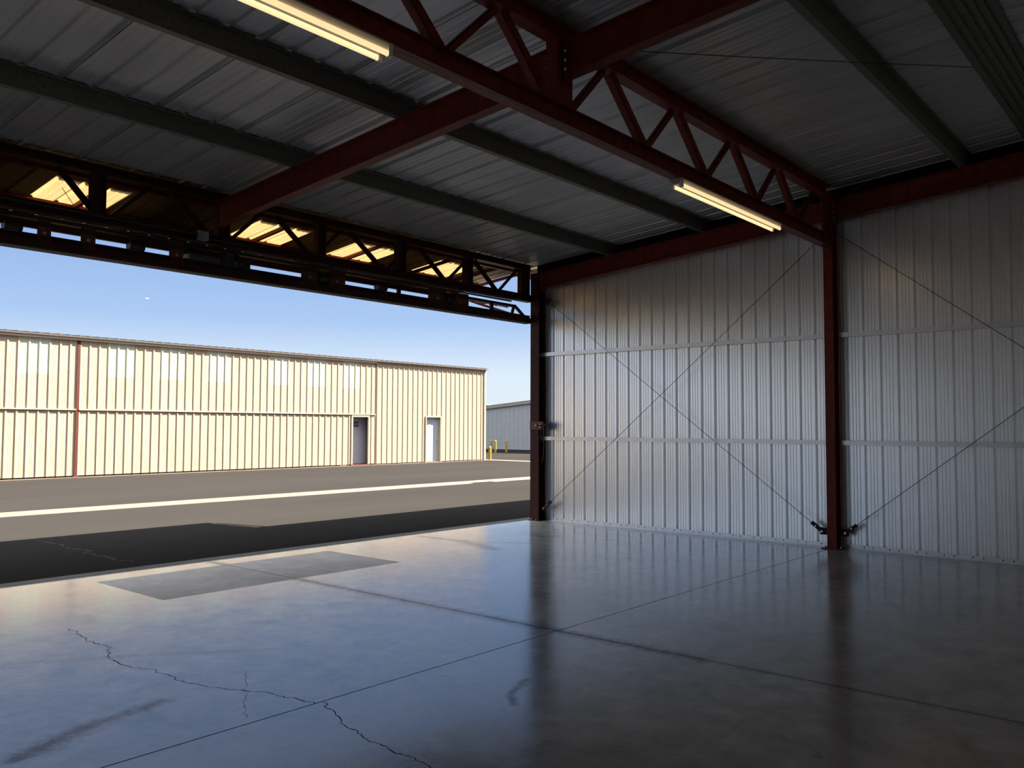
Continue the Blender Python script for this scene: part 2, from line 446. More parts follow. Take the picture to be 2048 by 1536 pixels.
def corner_column():
    t = thing('steel_column', 'dark red steel column at the corner of the open doorway', 'column', (12.13, 9.65, 0), 'steel columns along the right wall')
    b = MB(); x0, x1, y0, y1 = 12.05, 12.235, 9.555, 9.75; zt = rt(9.65)
    b.box(x0, x0+.011, y0, y1, .012, zt); b.box(x1-.011, x1, y0, y1, .012, zt); b.box(x0+.011, x1-.011, 9.645, 9.655, .012, zt)
    b.box(x0+.011, x1-.011, y1-.008, y1, .012, zt)       # boxed cover plate on the door side
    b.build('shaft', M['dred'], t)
    b = MB(); b.box(x0-.03, x1+.005, y0-.02, y1+.02, 0, .012); b.build('base_plate', M['dred'], t)
    b = MB(); bolt(b, (x0-.015, 9.60, .012), (0, 0, 1), .012, .03); bolt(b, (x0-.015, 9.70, .012), (0, 0, 1), .012, .03)
    b.build('anchor_bolt', M['steel'], t)
    b = MB(); b.box(x0+.02, x1-.012, y0-.02, y0, rb(9.5)-.05, rt(9.5)); b.build('end_plate', M['red'], t)
    for i in range(4):
        b = MB(); bolt(b, (x0+.045, y0-.02, rb(9.5)+.04+i*.07), (0, -1, 0)); b.build('bolt', M['steel'], t)
    b = MB()
    b.bar((12.12, 9.50, 4.03), (12.12, 9.36, 3.96), .02, .13); b.build('gusset_plate', M['dred'], t)
corner_column()

def middle_column():
    t = thing('steel_column', 'red steel column halfway along the right wall carrying the roof truss', 'column', (12.1, 4.28, 0), 'steel columns along the right wall')
    x0, x1, y0, y1 = 12.0, 12.2, 4.215, 4.345; zt = rt(4.28)+.12
    b = MB(); b.box(x0, x0+.01, y0, y1, .012, zt); b.box(x1-.01, x1, y0, y1, .012, zt); b.box(x0+.01, x1-.01, 4.276, 4.284, .012, zt)
    b.build('shaft', M['red'], t)
    b = MB(); b.box(x0-.03, x1, 4.16, 4.42, 0, .012); b.build('base_plate', M['dred'], t)
    for y in (4.18, 4.40):
        b = MB(); bolt(b, (x0+.06, y, .012), (0, 0, 1), .012, .03); b.build('anchor_bolt', M['steel'], t)
    # curved haunch under the truss
    b = MB(); R = .10; pts = [(x0, 4.30), (x0, 4.30-R)]
    for i in range(9):
        a = i/8*math.pi/2; pts.append((x0-R+R*math.cos(a), 4.30-R-.0+R*math.sin(a)))
    A = [(p[0], 4.245, p[1]) for p in pts]; B = [(p[0], 4.315, p[1]) for p in pts]
    b.face(A[::-1]); b.face(B); b.strip(A+[A[0]], B+[B[0]]); b.build('haunch', M['red'], t)
    b = MB(); b.box(11.80, x0, 4.268, 4.292, 4.25, 4.98); b.build('gusset_plate', M['red'], t)
    for sy, ya, yb in ((1, 4.345, 4.36), (-1, 4.20, 4.215)):
        b = MB(); b.box(x0+.01, x1-.02, ya, yb, rb(4.3)-.06, rt(4.3)); b.build('end_plate', M['red'], t)
    for i in range(4):
        b = MB(); bolt(b, (x0+.03, 4.20, rb(4.2)+.02+i*.075), (0, -1, 0)); b.build('bolt', M['steel'], t)
    for sy in (1, -1):
        b = MB(); b.bar((12.1, 4.28+sy*.06, .235), (12.1, 4.28+sy*.20, .235), .014, .10); b.build('brace_lug', M['dred'], t)
middle_column()

# ------------------------------------------------------------------ trusses
def interior_truss():
    t = thing('roof_truss', 'dark red steel roof truss spanning the hangar from the middle column', 'truss', (5.68, YT, 4.25))
    x0, x1 = XL+.05, 11.995
    b = MB()
    b.bar((x0, YT, 4.274), (x1, YT, 4.274), .13, .010); b.bar((x0, YT, 4.355), (x1, YT, 4.355), .010, .152)
    b.bar((x0, YT, 4.428), (x1, YT, 4.428), .13, .010)
    b.build('bottom_chord', M['red'], t)
    b = MB()
    b.bar((x0, YT, 4.987), (x1, YT, 4.987), .13, .010); b.bar((x0, YT, 5.06), (x1, YT, 5.06), .010, .14)
    b.bar((x0, YT, 5.130), (x1, YT, 5.130), .13, .010)
    b.build('top_chord', M['red'], t)
    b = MB(); b.box(5.572, 5.80, YT-.055, YT+.055, 4.433, 4.982); b.build('post', M['red'], t)
    tops = [6.43, 7.71, 9.02, 10.31]
    for i, x in enumerate(tops):
        xb = x+.655 if i < 3 else x+.64
        xl = 5.84 if i == 0 else tops[i-1]+.68
        b = MB(); b.angle((x+.03, YT-.02, 4.985), (xb-.01, YT-.02, 4.432), .085, .075, .008, up=(0, 1, 0)); b.build('diagonal', M['red'], t)
        b = MB(); b.angle((x-.03, YT+.02, 4.985), (xl+.02, YT+.02, 4.432), .06, .05, .008, up=(0, 1, 0)); b.build('diagonal', M['red'], t)
    b = MB(); b.angle((11.62, YT+.02, 4.985), (11.0, YT+.02, 4.432), .06, .05, .008, up=(0, 1, 0)); b.build('diagonal', M['red'], t)
    for x in (4.93, 3.65, 2.34, 1.03):
        b = MB(); b.angle((x-.01, YT-.02, 4.985), (x+.60, YT-.02, 4.432), .085, .075, .008, up=(0, 1, 0)); b.build('diagonal', M['red'], t)
        b = MB(); b.angle((x-.05, YT+.02, 4.985), (x-.61, YT+.02, 4.432), .06, .05, .008, up=(0, 1, 0)); b.build('diagonal', M['red'], t)
interior_truss()

def header_truss():
    t = thing('header_truss', 'dark steel header truss above the open hangar door', 'truss', (5.7, YF, 3.97))
    x0, x1 = XL+.05, 12.045
    b = MB()
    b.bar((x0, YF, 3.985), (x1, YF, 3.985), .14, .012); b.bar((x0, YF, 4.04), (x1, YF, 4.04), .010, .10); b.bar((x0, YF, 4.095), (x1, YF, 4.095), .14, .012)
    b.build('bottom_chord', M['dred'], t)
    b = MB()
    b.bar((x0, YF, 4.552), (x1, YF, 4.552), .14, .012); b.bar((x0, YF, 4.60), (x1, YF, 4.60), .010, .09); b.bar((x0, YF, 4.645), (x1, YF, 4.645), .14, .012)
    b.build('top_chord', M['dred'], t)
    for xa, xb in ((1.02, 1.18), (2.57, 2.74), (4.13, 4.29), (5.69, 5.86), (7.23, 7.37), (8.74, 8.91), (10.27, 10.44), (11.73, 11.97)):
        b = MB(); b.ibeam(((xa+xb)/2, YF, 4.101), ((xa+xb)/2, YF, 4.546), .10, xb-xa, up=(1, 0, 0)); b.build('post', M['dred'], t)
    wide = [(3.80, 4.22), (5.12, 5.64), (6.60, 7.16), (7.88, 8.49), (9.27, 9.86), (10.56, 11.14), (2.2, 2.7)]
    thin = [(6.40, 5.93), (7.74, 7.24), (9.10, 8.57), (10.42, 9.91), (11.72, 11.22), (4.85, 4.38), (3.2, 2.8)]
    for a, c in wide:
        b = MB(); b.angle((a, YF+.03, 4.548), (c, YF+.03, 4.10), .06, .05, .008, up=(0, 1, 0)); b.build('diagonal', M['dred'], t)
    for a, c in thin:
        b = MB(); b.angle((a, YF+.045, 4.548), (c, YF+.045, 4.10), .04, .04, .006, up=(0, 1, 0)); b.build('diagonal', M['dred'], t)
header_truss()

# ------------------------------------------------------------------ rafters, purlins, girts
def rafter(label, x, y0, y1, w=.12, purl=(), bolts=None, m='red'):
    mid = lambda y: (rt(y)+rb(y))/2
    t = thing('roof_rafter', label, 'rafter', (x, (y0+y1)/2, rb(max(y0, y1))), 'red roof rafters')
    b = MB(); b.ibeam((x, y0, mid(y0)), (x, y1, mid(y1)), w, .30)
    b.build('beam', M[m], t)
    for y in purl:
        b = MB(); b.bar((x+.03, y+.02, rt(y)), (x+.03, y+.02, rt(y)+.15), .012, .10); b.build('purlin_clip', M[m], t)
    if bolts:
        sy, yy = bolts
        b = MB(); b.box(x-.06, x+.06, min(yy, yy+sy*.012), max(yy, yy+sy*.012), rb(yy)-.05, rt(yy)); b.build('end_plate', M[m], t)
        for i in range(3):
            for sx in (-.045, .045):
                b = MB(); bolt(b, (x+sx, yy+sy*.012, rb(yy)+.06+i*.08), (0, sy, 0)); b.build('bolt', M['steel'], t)
PY = [8.02, 6.25, 2.52]
rafter('red steel rafter from the door header to the middle of the roof truss', 5.69, 9.67, YT+.07, purl=PY[:2], bolts=(1, YT+.08))
rafter('red steel rafter running from the truss middle back towards the ridge', 5.69, YT-.07, YR+.02, purl=PY[2:], bolts=(-1, YT-.08))
rafter('red steel rafter on top of the right wall, doorway to middle column', 12.12, 9.53, 4.365, m='red', w=.11)
rafter('red steel rafter on top of the right wall, behind the middle column', 12.12, 4.195, YR+.02, m='red', w=.11)

def purlin(label, x0, x1, y, name='roof_purlin', fl=.075):
    z0 = rt(y)+.002; h = .186
    b = MB(); t_ = .004
    b.box(x0, x1, y, y+t_, z0, z0+h-.004)
    b.box(x0, x1, y+t_, y+fl, z0, z0+t_); b.box(x0, x1, y+fl-t_, y+fl, z0+t_, z0+.022)
    b.box(x0, x1, y-fl+.01, y, z0+h-.008-SL*.0, z0+h-.004)
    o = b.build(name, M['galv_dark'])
    return tag(o, label, 'purlin', 'grey roof purlins')
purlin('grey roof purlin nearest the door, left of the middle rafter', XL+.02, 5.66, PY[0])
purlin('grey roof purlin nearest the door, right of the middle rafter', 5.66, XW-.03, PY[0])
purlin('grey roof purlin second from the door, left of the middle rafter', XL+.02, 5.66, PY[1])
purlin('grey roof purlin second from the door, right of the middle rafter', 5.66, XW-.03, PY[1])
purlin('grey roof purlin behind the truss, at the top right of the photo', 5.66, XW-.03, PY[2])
b = MB(); y0 = YR-.22; pts = []
for k in range(6):
    o = y0+k*.075; pts += [(o, 0), (o+.008, -.022), (o+.026, -.022), (o+.034, 0)]
pts.append((y0+.46, 0))
za = lambda y: min(ru(y), ru(YR)-.004)-.008
b.strip([(5.66, y, za(y)+d) for y, d in pts], [(XW-.03, y, za(y)+d) for y, d in pts])
b.strip([(5.66, y, za(y)-.001) for y in (y0, YR, y0+.46)], [(XW-.03, y, za(y)-.001) for y in (y0, YR, y0+.46)])
tag(b.build('ridge_flashing', M['galv_dark']), 'ribbed ridge flashing under the roof peak at the far top right', 'roof flashing')

def girt(label, y0, y1, z):
    b = MB(); x = XW-.002; d = .085
    b.box(x-d, x-d+.004, y0, y1, z-.066, z); b.box(x-d+.004, x, y0, y1, z-.004, z); b.box(x-d+.004, x, y0, y1, z-.066, z-.062)
    tag(b.build('wall_girt', M['galv']), label, 'girt', 'galvanised wall girts')
girt('upper galvanised girt on the right wall, doorway to middle column', 4.36, 9.70, 3.05)
girt('lower galvanised girt on the right wall, doorway to middle column', 4.36, 9.70, 1.52)
girt('upper galvanised girt on the right wall, behind the middle column', YB+.05, 4.20, 3.05)
girt('lower galvanised girt on the right wall, behind the middle column', YB+.05, 4.20, 1.52)

# ------------------------------------------------------------------ brace rods
def brace(label, p, q, clevis=True, r=.0042):
    p, q = V(p), V(q); d = (q-p).normalized()
    t = thing('brace_rod', label, 'brace rod', p, 'diagonal brace rods')
    a = p+d*.18 if clevis else p
    b = MB(); b.tube([a, p+(q-p)*.33+V((0, 0, -.008)), p+(q-p)*.66+V((0, 0, -.008)), q], r, 8); b.build('rod', M['cable'], t, smooth=True)
    if clevis:
        b = MB(); b.bar(p-d*.02, p+d*.20, .045, .05, up=(1, 0, 0)); b.build('clevis', M['dred'], t)
        for k, rr in ((.01, .016), (.12, .012)):
            b = MB(); b.lathe(p+d*k+V((-.022, 0, 0)), [(rr, 0), (rr, .012)], (-1, 0, 0), 8); b.build('clevis_pin', M['steel'], t)
        b = MB(); s = d.cross(V((1, 0, 0))); c = p+d*.40
        pts = [c+(d*math.cos(k/12*2*math.pi)+s*math.sin(k/12*2*math.pi))*.018 for k in range(13)]
        b.tube(pts, .004, 6); b.build('eye_ring', M['steel'], t, smooth=True)
brace('thin brace rod from the corner column foot up to the middle column top', (12.1, 9.47, .225), (12.1, 4.40, 4.44))
brace('thin brace rod from the middle column foot up to the corner column top', (12.1, 4.44, .225), (12.1, 9.37, 3.97))
brace('thin brace rod rising from the middle column foot towards the back', (12.1, 4.13, .225), (12.1, -1.2, 4.45))
brace('thin brace rod falling from the middle column top towards the back', (12.1, -1.2, .3), (12.1, 4.19, 4.47), clevis=False)
brace('thin roof brace wire under the roof panels behind the truss', (5.78, 4.12, 4.93), (8.9, 1.75, 5.145), clevis=False, r=.004)

# ------------------------------------------------------------------ lights
def fixture(label, x0, x1):
    y = YT; t = thing('light_fixture', label, 'ceiling light', ((x0+x1)/2, y, 4.16), 'twin-tube fluorescent lights')
    b = MB()
    out = [(-.075, 0), (.075, 0), (.075, -.012), (.03, -.055), (-.03, -.055), (-.075, -.012)]
    b.poly((x0, y, 4.268), (x1, y, 4.268), out); b.build('housing', M['housing'], t)
    for sy in (-.052, .052):
        b = MB(); b.tube([(x0+.04, y+sy, 4.200), (x1-.04, y+sy, 4.200)], .019, 14)
        tb = b.build('tube', M['tube'], t, smooth=False)
    for x in (x0+.02, x1-.02):
        for sy in (-.052, .052):
            b = MB(); b.box(x-.018, x+.018, y+sy-.016, y+sy+.016, 4.178, 4.262); b.build('lamp_holder', M['white'], t)
    for x in (x0+.4, x1-.4):
        b = MB(); b.box(x-.03, x+.03, y-.02, y+.02, 4.266, 4.270); b.build('mounting_strap', M['galv'], t)
fixture('lit twin-tube fluorescent strip under the truss near the right wall', 7.69, 10.25)
fixture('lit twin-tube fluorescent strip under the truss at the top left', 1.20, 3.74)
b = MB(); pts = [(3.76, YT-.04, 4.235)]
for i in range(1, 26):
    x = 3.76+(7.66-3.76)*i/26; pts.append((x, YT-.05, 4.255-.012*abs(math.sin(i*.8))))
pts.append((7.66, YT-.04, 4.235)); b.tube(pts, .007, 6)
tag(b.build('electrical_cable', M['greybox'], smooth=True), 'grey electrical cable clipped under the truss between the two lights', 'cable')
b = MB(); b.tube([(12.0, 4.13, 4.80), (11.98, 4.02, 4.90), (11.9, 3.82, 5.02), (11.85, 3.5, 5.12)], .004, 6)
tag(b.build('hanging_wire', M['rust'], smooth=True), 'thin loose wire from the middle column head up to the roof', 'wire')

# ------------------------------------------------------------------ bifold door (open)
def bifold():
    t = thing('bifold_door', 'raised bifold hangar door with glowing skylight panels over the doorway', 'hangar door', (5.7, 10.9, 3.6))
    X0, X1 = XL+.2, 12.3
    sl = -.11; Yh, Ye = 10.10, 11.90
    zp = lambda y: 4.585+sl*(y-Yh)
    sky = [(3.05, 4.83), (6.30, 7.66), (8.24, 9.36), (10.72, 11.72), (0.4, 1.3)]
    # measured skylight spans (along the door) -> split the sheet around them
    sky = sorted(SKY); edge = X0; ranges = []
    for a, c in sky: ranges.append((edge, a)); edge = c
    ranges.append((edge, X1))
    RIB = dict(pitch=.3048, rib=(.068, .036, .030), minor=[(.145, .03, .004), (.225, .03, .004)], phase=.05)
    def sheet(mb, x0, x1, y0, y1):
        pr = profile(x0, x1, **RIB)
        mb.strip([(x, y0, zp(y0)+.055+d) for x, d in pr], [(x, y1, zp(y1)+.055+d) for x, d in pr])
    YS = 11.24
    b = MB()
    for a, c in ranges: sheet(b, a, c, Yh, YS)
    sheet(b, X0, X1, YS, Ye)
    b.build('upper_panel', M['creamdoor'], t)
    for a, c in sky:
        s = MB(); sheet(s, a, c, Yh, YS+.02); s.build('skylight_panel', M['skylight'], t)
    # frame of the upper panel
    def rail(y, w=.07, h=.055): b = MB(); b.bar((X0, y, zp(y)+.025), (X1, y, zp(y)+.025), w, h); b.build('rail', M['red'], t)
    rail(Yh+.035); rail(YS, .06); rail(Ye-.035)
    for x in RIBX:
        b = MB(); b.bar((x, Yh+.07, zp(Yh+.07)+.02), (x, YS-.03, zp(YS-.03)+.02), .05, .05); b.build('stile', M['red'], t)
        b = MB(); b.bar((x, YS+.03, zp(YS+.03)+.02), (x, Ye-.07, zp(Ye-.07)+.02), .05, .05); b.build('stile', M['red'], t)
    # lower panel, folded underneath
    XE = 11.78; y0, z0, y1, z1 = 9.99, 3.905, Ye, zp(Ye)-.01
    zl = lambda y: z0+(z1-z0)*(y-y0)/(y1-y0)
    pr = profile(X0, XE, **RIB); b = MB()
    ym = 10.42; zm = z0+(z1-z0)*(ym-y0)/(y1-y0)
    b.strip([(x, y0, z0-.012-d) for x, d in pr], [(x, ym, zm-.012-d) for x, d in pr])
    pr = profile(X0, 12.2, **RIB)
    b.strip([(x, ym, zm-.012-d) for x, d in pr], [(x, y1, z1-.012-d) for x, d in pr]); b.build('lower_panel', M['creamdoor'], t)
    for y in (y0+.03, 11.1, y1-.05):
        b = MB(); b.bar((X0, y, zl(y)+.012), (XE, y, zl(y)+.012), .06, .045); b.build('rail', M['seal'], t)
    # stiffening truss along the bottom edge
    yd = 9.87; xe = 12.17
    b = MB(); b.box(X0, xe, yd-.07, yd+.07, 3.620, 3.632); b.box(X0, xe, yd-.07, yd-.055, 3.632, 3.70); b.box(X0, xe, yd+.055, yd+.07, 3.632, 3.715)
    b.box(X0, xe, yd-.005, yd+.005, 3.632, 3.745); b.box(X0, xe, yd-.035, yd+.035, 3.745, 3.752)
    b.build('bottom_rail', M['dred'], t)
    b = MB(); b.box(X0, xe-.02, yd-.085, yd+.085, 3.604, 3.620); b.build('weather_seal', M['seal'], t)
    b = MB(); b.box(X0, 10.07, yd-.01, yd+.03, 3.752, 3.778); b.build('stiffener', M['dred'], t)
    b = MB(); b.box(X0, 10.42, yd-.01, yd+.03, 3.836, 3.868); b.build('stiffener', M['dred'], t)
    b = MB(); b.bar((X0, yd, 3.890), (11.74, yd, 3.890), .06, .045); b.build('top_rail', M['dred'], t)
    b = MB(); b.bar((11.72, yd, 3.90), (11.66, yd, 3.745), .04, .04, up=(0, 1, 0)); b.build('strut', M['dred'], t)
    b = MB(); b.bar((11.73, yd, 3.90), (11.98, yd, 3.745), .04, .045, up=(0, 1, 0)); b.build('strut', M['dred'], t)
    for x in (11.10, 8.91, 1.2, 2.2, 3.0):
        b = MB(); b.bar((x, yd, 3.75), (x, yd, 3.90), .04, .06, up=(1, 0, 0)); b.build('strut', M['dred'], t)
    for xa, xb in ((10.07, 10.50), (9.55, 9.95), (7.54, 7.85), (7.08, 7.36), (5.14, 5.32), (4.09, 4.25), (3.63, 3.77)):
        b = MB(); b.box(xa, xb, yd-.012, yd+.004, 3.66, 3.95)
        bolt(b, ((xa+xb)/2, yd-.012, 3.80), (0, -1, 0), .014, .02, 1)
        b.build('mounting_plate', [M['rust'], M['steel']], t)
    b = MB(); b.bar((12.24, 9.97, 3.70), (12.24, 11.75, 4.30), .05, .05); b.build('end_brace', M['red'], t)
    # lift drive
    mt = MB(); mt.tube([(5.36, yd-.02, 3.83), (5.78, yd-.02, 3.83)], .085, 16); mt.box(5.80, 5.98, yd-.10, yd+.06, 3.74, 3.93); mt.box(5.33, 6.2, yd-.03, yd+.05, 3.735, 3.75)
    mo = mt.build('drive_motor', M['motor'], t)
    b = MB(); b.lathe((6.02, yd, 3.84), [(.10, 0), (.10, .012), (.085, .014), (.085, .03), (.10, .032), (.10, .045)], (1, 0, 0), 18); b.build('pulley', M['motor'], mo)
    b = MB(); b.box(6.10, 6.24, yd-.05, yd+.05, 3.74, 3.88); b.build('gearbox', M['motor'], mo)
    b = MB(); b.tube([(X0+.1, yd-.03, 3.965), (11.6, yd-.03, 3.965)], .016, 8); b.build('lift_shaft', M['cable'], t)
    for x in (3.37, 4.71, 7.45, 8.52, 10.01):
        b = MB(); b.lathe((x-.09, yd-.03, 3.82), [(.06, 0), (.06, .012), (.045, .014), (.045, .166), (.06, .168), (.06, .18)], (1, 0, 0), 14); b.build('cable_drum', M['motor'], t)
    for x, y in ((4.16, 10.6), (11.03, 10.45)):
        b = MB(); b.tube([(x, yd-.0, 3.97), (x, y, zp(y)+.01)], .004, 6); b.build('lift_cable', M['cable'], t)
SKY = [(4.02, 4.93), (6.74, 7.65), (8.53, 9.44), (10.45, 11.36), (1.3, 2.21)]
RIBX = [.0, 1.55, 3.2, 4.55, 5.6, 7.15, 8.9, 10.45, 11.6, 12.26]
bifold()

t = thing('junction_box', 'small grey junction box on the header truss left of the middle rafter', 'electrical box', (5.45, 9.66, 4.0))
b = MB(); b.box(5.39, 5.51, 9.60, 9.679, 3.99, 4.10); b.build('enclosure', M['greybox'], t)
b = MB(); b.tube([(1.2, 9.645, 4.055), (5.39, 9.645, 4.055)], .011, 8); b.tube([(5.51, 9.645, 4.03), (6.1, 9.645, 4.02), (6.18, 9.70, 3.95)], .009, 8); b.build('conduit', M['cable'], t)

# door latch on the corner column
t = thing('door_latch', 'rusty latch bracket with bolts on the corner column', 'latch', (12.04, 9.6, 1.64))
b = MB(); b.box(12.030, 12.048, 9.44, 9.745, 1.645, 1.79); b.build('plate', M['rust'], t)
b = MB(); b.lathe((12.03, 9.60, 1.72), [(.020, 0), (.020, .012), (.012, .012), (.012, .03)], (-1, 0, 0), 10); b.build('bolt', M['white'], t)
for z in (1.69, 1.735):
    b = MB(); b.lathe((12.03, 9.50, z), [(.013, 0), (.013, .018)], (-1, 0, 0), 8); b.build('bolt', M['steel'], t)
b = MB(); b.tube([(12.02, 9.55, 1.72), (12.02, 9.36, 1.735)], .014, 10); b.build('slide_bar', M['dred'], t)
b = MB(); b.tube([(12.015, 9.485, 1.68), (12.012, 9.475, 1.50), (12.012, 9.45, 1.43), (12.012, 9.43, 1.45), (12.012, 9.425, 1.68)], .006, 6)
tag(b.build('latch_rope', M['cable'], smooth=True), 'looped thin rope hanging from the latch on the corner column', 'rope')
b = MB(); b.tube([(12.006, 9.400, 1.72), (12.004, 9.402, 1.3), (12.0, 9.41, 1.18)], .005, 6)
for i in range(5): b.lathe((12.0, 9.412+.006*i, 1.17-.025*i), [(.010, 0), (.010, .014)], (0, .2, -1), 6)
tag(b.build('latch_chain', M['rust'], smooth=False), 'short rusty chain hanging below the latch on the corner column', 'chain')

# ------------------------------------------------------------------ opposite hangar
def opposite():
    YO = 28.9
    t = thing('hangar_building', 'long sunlit cream metal hangar across the taxi lane', 'hangar', (12, YO+5, 0), 'hangars outside')
    XA, XB, XC = -14.0, 24.80, 32.05
    pit = .3125
    RIB = dict(pitch=pit, rib=(.075, .045, .024), minor=[(.15, .02, .003), (.21, .02, .003)], phase=.16)
    def sheet(mb, x0, x1, z0, z1, y=YO, mi=0):
        pr = profile(x0, x1, **RIB)
        mb.strip([(x, y-d, z0) for x, d in pr], [(x, y-d, z1) for x, d in pr], mi)
    ZT, ZH = 4.50, 2.20
    D1 = (23.50, 24.36, 2.09)     # walk door in the bifold leaf
    D2 = (27.90, 28.83, 2.12)
    # body behind the skin
    b = MB(); b.box(XA, D1[0]-.6, YO+.10, YO+.14, 0, ZT); b.box(D1[0]-.6, XC-.02, YO+.75, YO+.80, 0, ZT); b.box(XC-.04, XC, YO, YO+11.9, 0, ZT+.08)
    b.box(XA, XC, YO+11.85, YO+11.9, 0, ZT); b.box(D1[1]+.45, D1[1]+.5, YO+.02, YO+.75, 0, ZT); b.box(D1[0]-.65, D1[0]-.6, YO+.02, YO+.75, 0, ZT)
    b.build('rear_shell', M['dark'], t)
    posts = [12.02]
    sky = [(8.33, 9.27), (10.19, 11.13), (12.96, 13.90), (14.80, 15.74), (16.62, 17.56), (19.32, 20.26), (21.10, 22.04), (22.94, 23.88)]
    def leaf(x0, x1):
        b = MB()
        if x0 < D1[0] < x1:
            sheet(b, x0, D1[0], .04, ZH); sheet(b, D1[1], x1, .04, ZH); sheet(b, D1[0], D1[1], D1[2], ZH)
        else: sheet(b, x0, x1, .04, ZH)
        b.build('lower_door_leaf', M['cream'], t)
        b = MB(); e = x0; ss = [s for s in sky if x0 < s[0] and s[1] < x1]
        for a, c in ss: sheet(b, e, a, ZH, ZT-.02); sheet(b, a, c, ZH, 3.32); e = c
        sheet(b, e, x1, ZH, ZT-.02); b.build('upper_door_leaf', M['cream'], t)
        for a, c in ss:
            b = MB(); sheet(b, a, c, 3.32, ZT-.02); b.build('translucent_panel', M['skylight_out'], t)
        b = MB(); b.box(x0, x1, YO-.055, YO+.01, ZH-.018, ZH+.018); b.build('hinge_trim', M['cream_trim'], t)
    leaf(XA, 11.97); leaf(12.07, 24.76)
    b = MB(); b.box(11.97, 12.07, YO-.03, YO+.06, 0, ZT-.01); b.box(11.93, 12.11, YO-.05, YO+.06, 0, .02); b.build('door_post', M['red_out'], t)
    b = MB(); b.box(24.76, 24.80, YO-.01, YO+.05, 0, ZT+.05); b.build('door_post', M['red_out'], t)
    b = MB(); sheet(b, XB, D2[0], .03, ZT+.09); sheet(b, D2[1], XC, .03, ZT+.09); sheet(b, D2[0], D2[1], D2[2], ZT+.09); b.build('end_wall', M['cream'], t)
    b = MB(); b.box(XC-.10, XC+.02, YO-.045, YO-.005, 0, ZT+.09); b.build('corner_trim', M['cream_trim'], t)
    b = MB(); b.box(XA, XB, YO-.09, YO+.05, ZT-.02, ZT+.10); b.build('fascia', M['cream_trim'], t)
    # roof with ribbed front edge
    pr = profile(XA, XC+.12, .3125, (.085, .045, .032), [], phase=.1); b = MB()
    f = [(x, YO-.13, ZT+.115+d) for x, d in pr]; m_ = [(x, YO+6, ZT+.62+d) for x, d in pr]; k = [(x, YO+12.0, ZT+.115+d) for x, d in pr]
    b.strip(f, m_); b.strip(m_, k)
    b.strip([(x, y, z-.05-d_) for (x, y, z), (_, d_) in zip(f, pr)], f)
    g = [(XA, YO-.13, ZT+.10), (XC+.12, YO-.13, ZT+.10)]; h = [(XA, YO+6, ZT+.60), (XC+.12, YO+6, ZT+.60)]; q = [(XA, YO+12, ZT+.10), (XC+.12, YO+12, ZT+.10)]
    b.strip(g, h); b.strip(h, q); b.build('roof', M['roofbrown'], t)
    # walk door 1: opening in the bifold leaf with a grey door set back in the dark
    x0, x1, zt = D1
    b = MB()
    for xa, xb in ((x0-.07, x0), (x1, x1+.07)): b.box(xa, xb, YO-.045, YO+.05, .03, zt+.06)
    b.box(x0, x1, YO-.045, YO+.05, zt, zt+.06); b.build('door_frame', M['cream_trim'], t)
    b = MB(); b.box(x0-.05, x1+.05, YO-.05, YO+.4, .0, .035); b.build('door_sill', M['red_out'], t)
    b = MB(); b.box(x1+.31, x1+.36, YO+.05, YO+.44, .03, zt+.3); b.build('door_jamb', M['red'], t)
    b = MB(); b.box(x0+.18, x1+.26, YO+.40, YO+.44, .05, zt+.35); dr = b.build('walk_door', M['doorgrey'], t)
    b = MB(); sx0, sx1, sz0, sz1 = x0+.40, x0+.66, 1.66, 1.88
    b.box(sx0, sx1, YO+.388, YO+.40, sz0, sz1)
    txt(b, '609', (sx0+sx1)/2, YO+.3865, (sz0+sz1)/2, .15, 1)
    b.build('number_sign', [M['black'], M['signgrey']], dr)
    # walk door 2
    x0, x1, zt = D2; rc = .125
    b = MB(); b.box(x0-.05, x0, YO-.045, YO+rc+.02, 0, zt+.05); b.box(x1, x1+.05, YO-.045, YO+rc+.02, 0, zt+.05); b.box(x0, x1, YO-.045, YO+rc+.02, zt, zt+.05)
    b.build('door_frame', M['cream_trim'], t)
    b = MB(); b.box(x0, x1, YO+rc, YO+rc+.045, .03, zt); dr = b.build('walk_door', M['doorwhite'], t)
    b = MB(); b.box(x0, x1, YO-.02, YO+rc, 0, .03); b.build('door_sill', M['concrete_strip'], t)
    b = MB(); b.lathe((x1-.09, YO+rc, 1.0), [(.03, 0), (.03, .01), (.012, .012), (.012, .04), (.026, .045), (.026, .075)], (0, -1, 0), 12); b.build('door_knob', M['steel'], dr)
    b = MB(); sx = x0+.32
    b.box(sx-.11, sx+.11, YO+rc-.008, YO+rc, 1.70, 1.86); b.box(sx-.09, sx+.09, YO+rc-.010, YO+rc-.008, 1.72, 1.84, 1); b.build('number_sign', [M['greybox'], M['doorwhite']], dr)

def txt(mb, s, x, y, z, size, mi):
    cu = bpy.data.curves.new('tmp', 'FONT'); cu.body = s; cu.size = size; cu.align_x = 'CENTER'; cu.align_y = 'CENTER'; cu.extrude = 0; cu.resolution_u = 3
    ob = bpy.data.objects.new('tmp', cu); COL.objects.link(ob)
    bpy.context.view_layer.update()
    me = bpy.data.meshes.new_from_object(ob.evaluated_get(bpy.context.evaluated_depsgraph_get()))
    n = len(mb.v)
    mb.v += [(x+p.co.x, y, z+p.co.y) for p in me.vertices]
    for p in me.polygons: mb.f.append(tuple(n+i for i in p.vertices)); mb.m.append(mi)
    bpy.data.objects.remove(ob); bpy.data.curves.remove(cu); bpy.data.meshes.remove(me)


opposite()

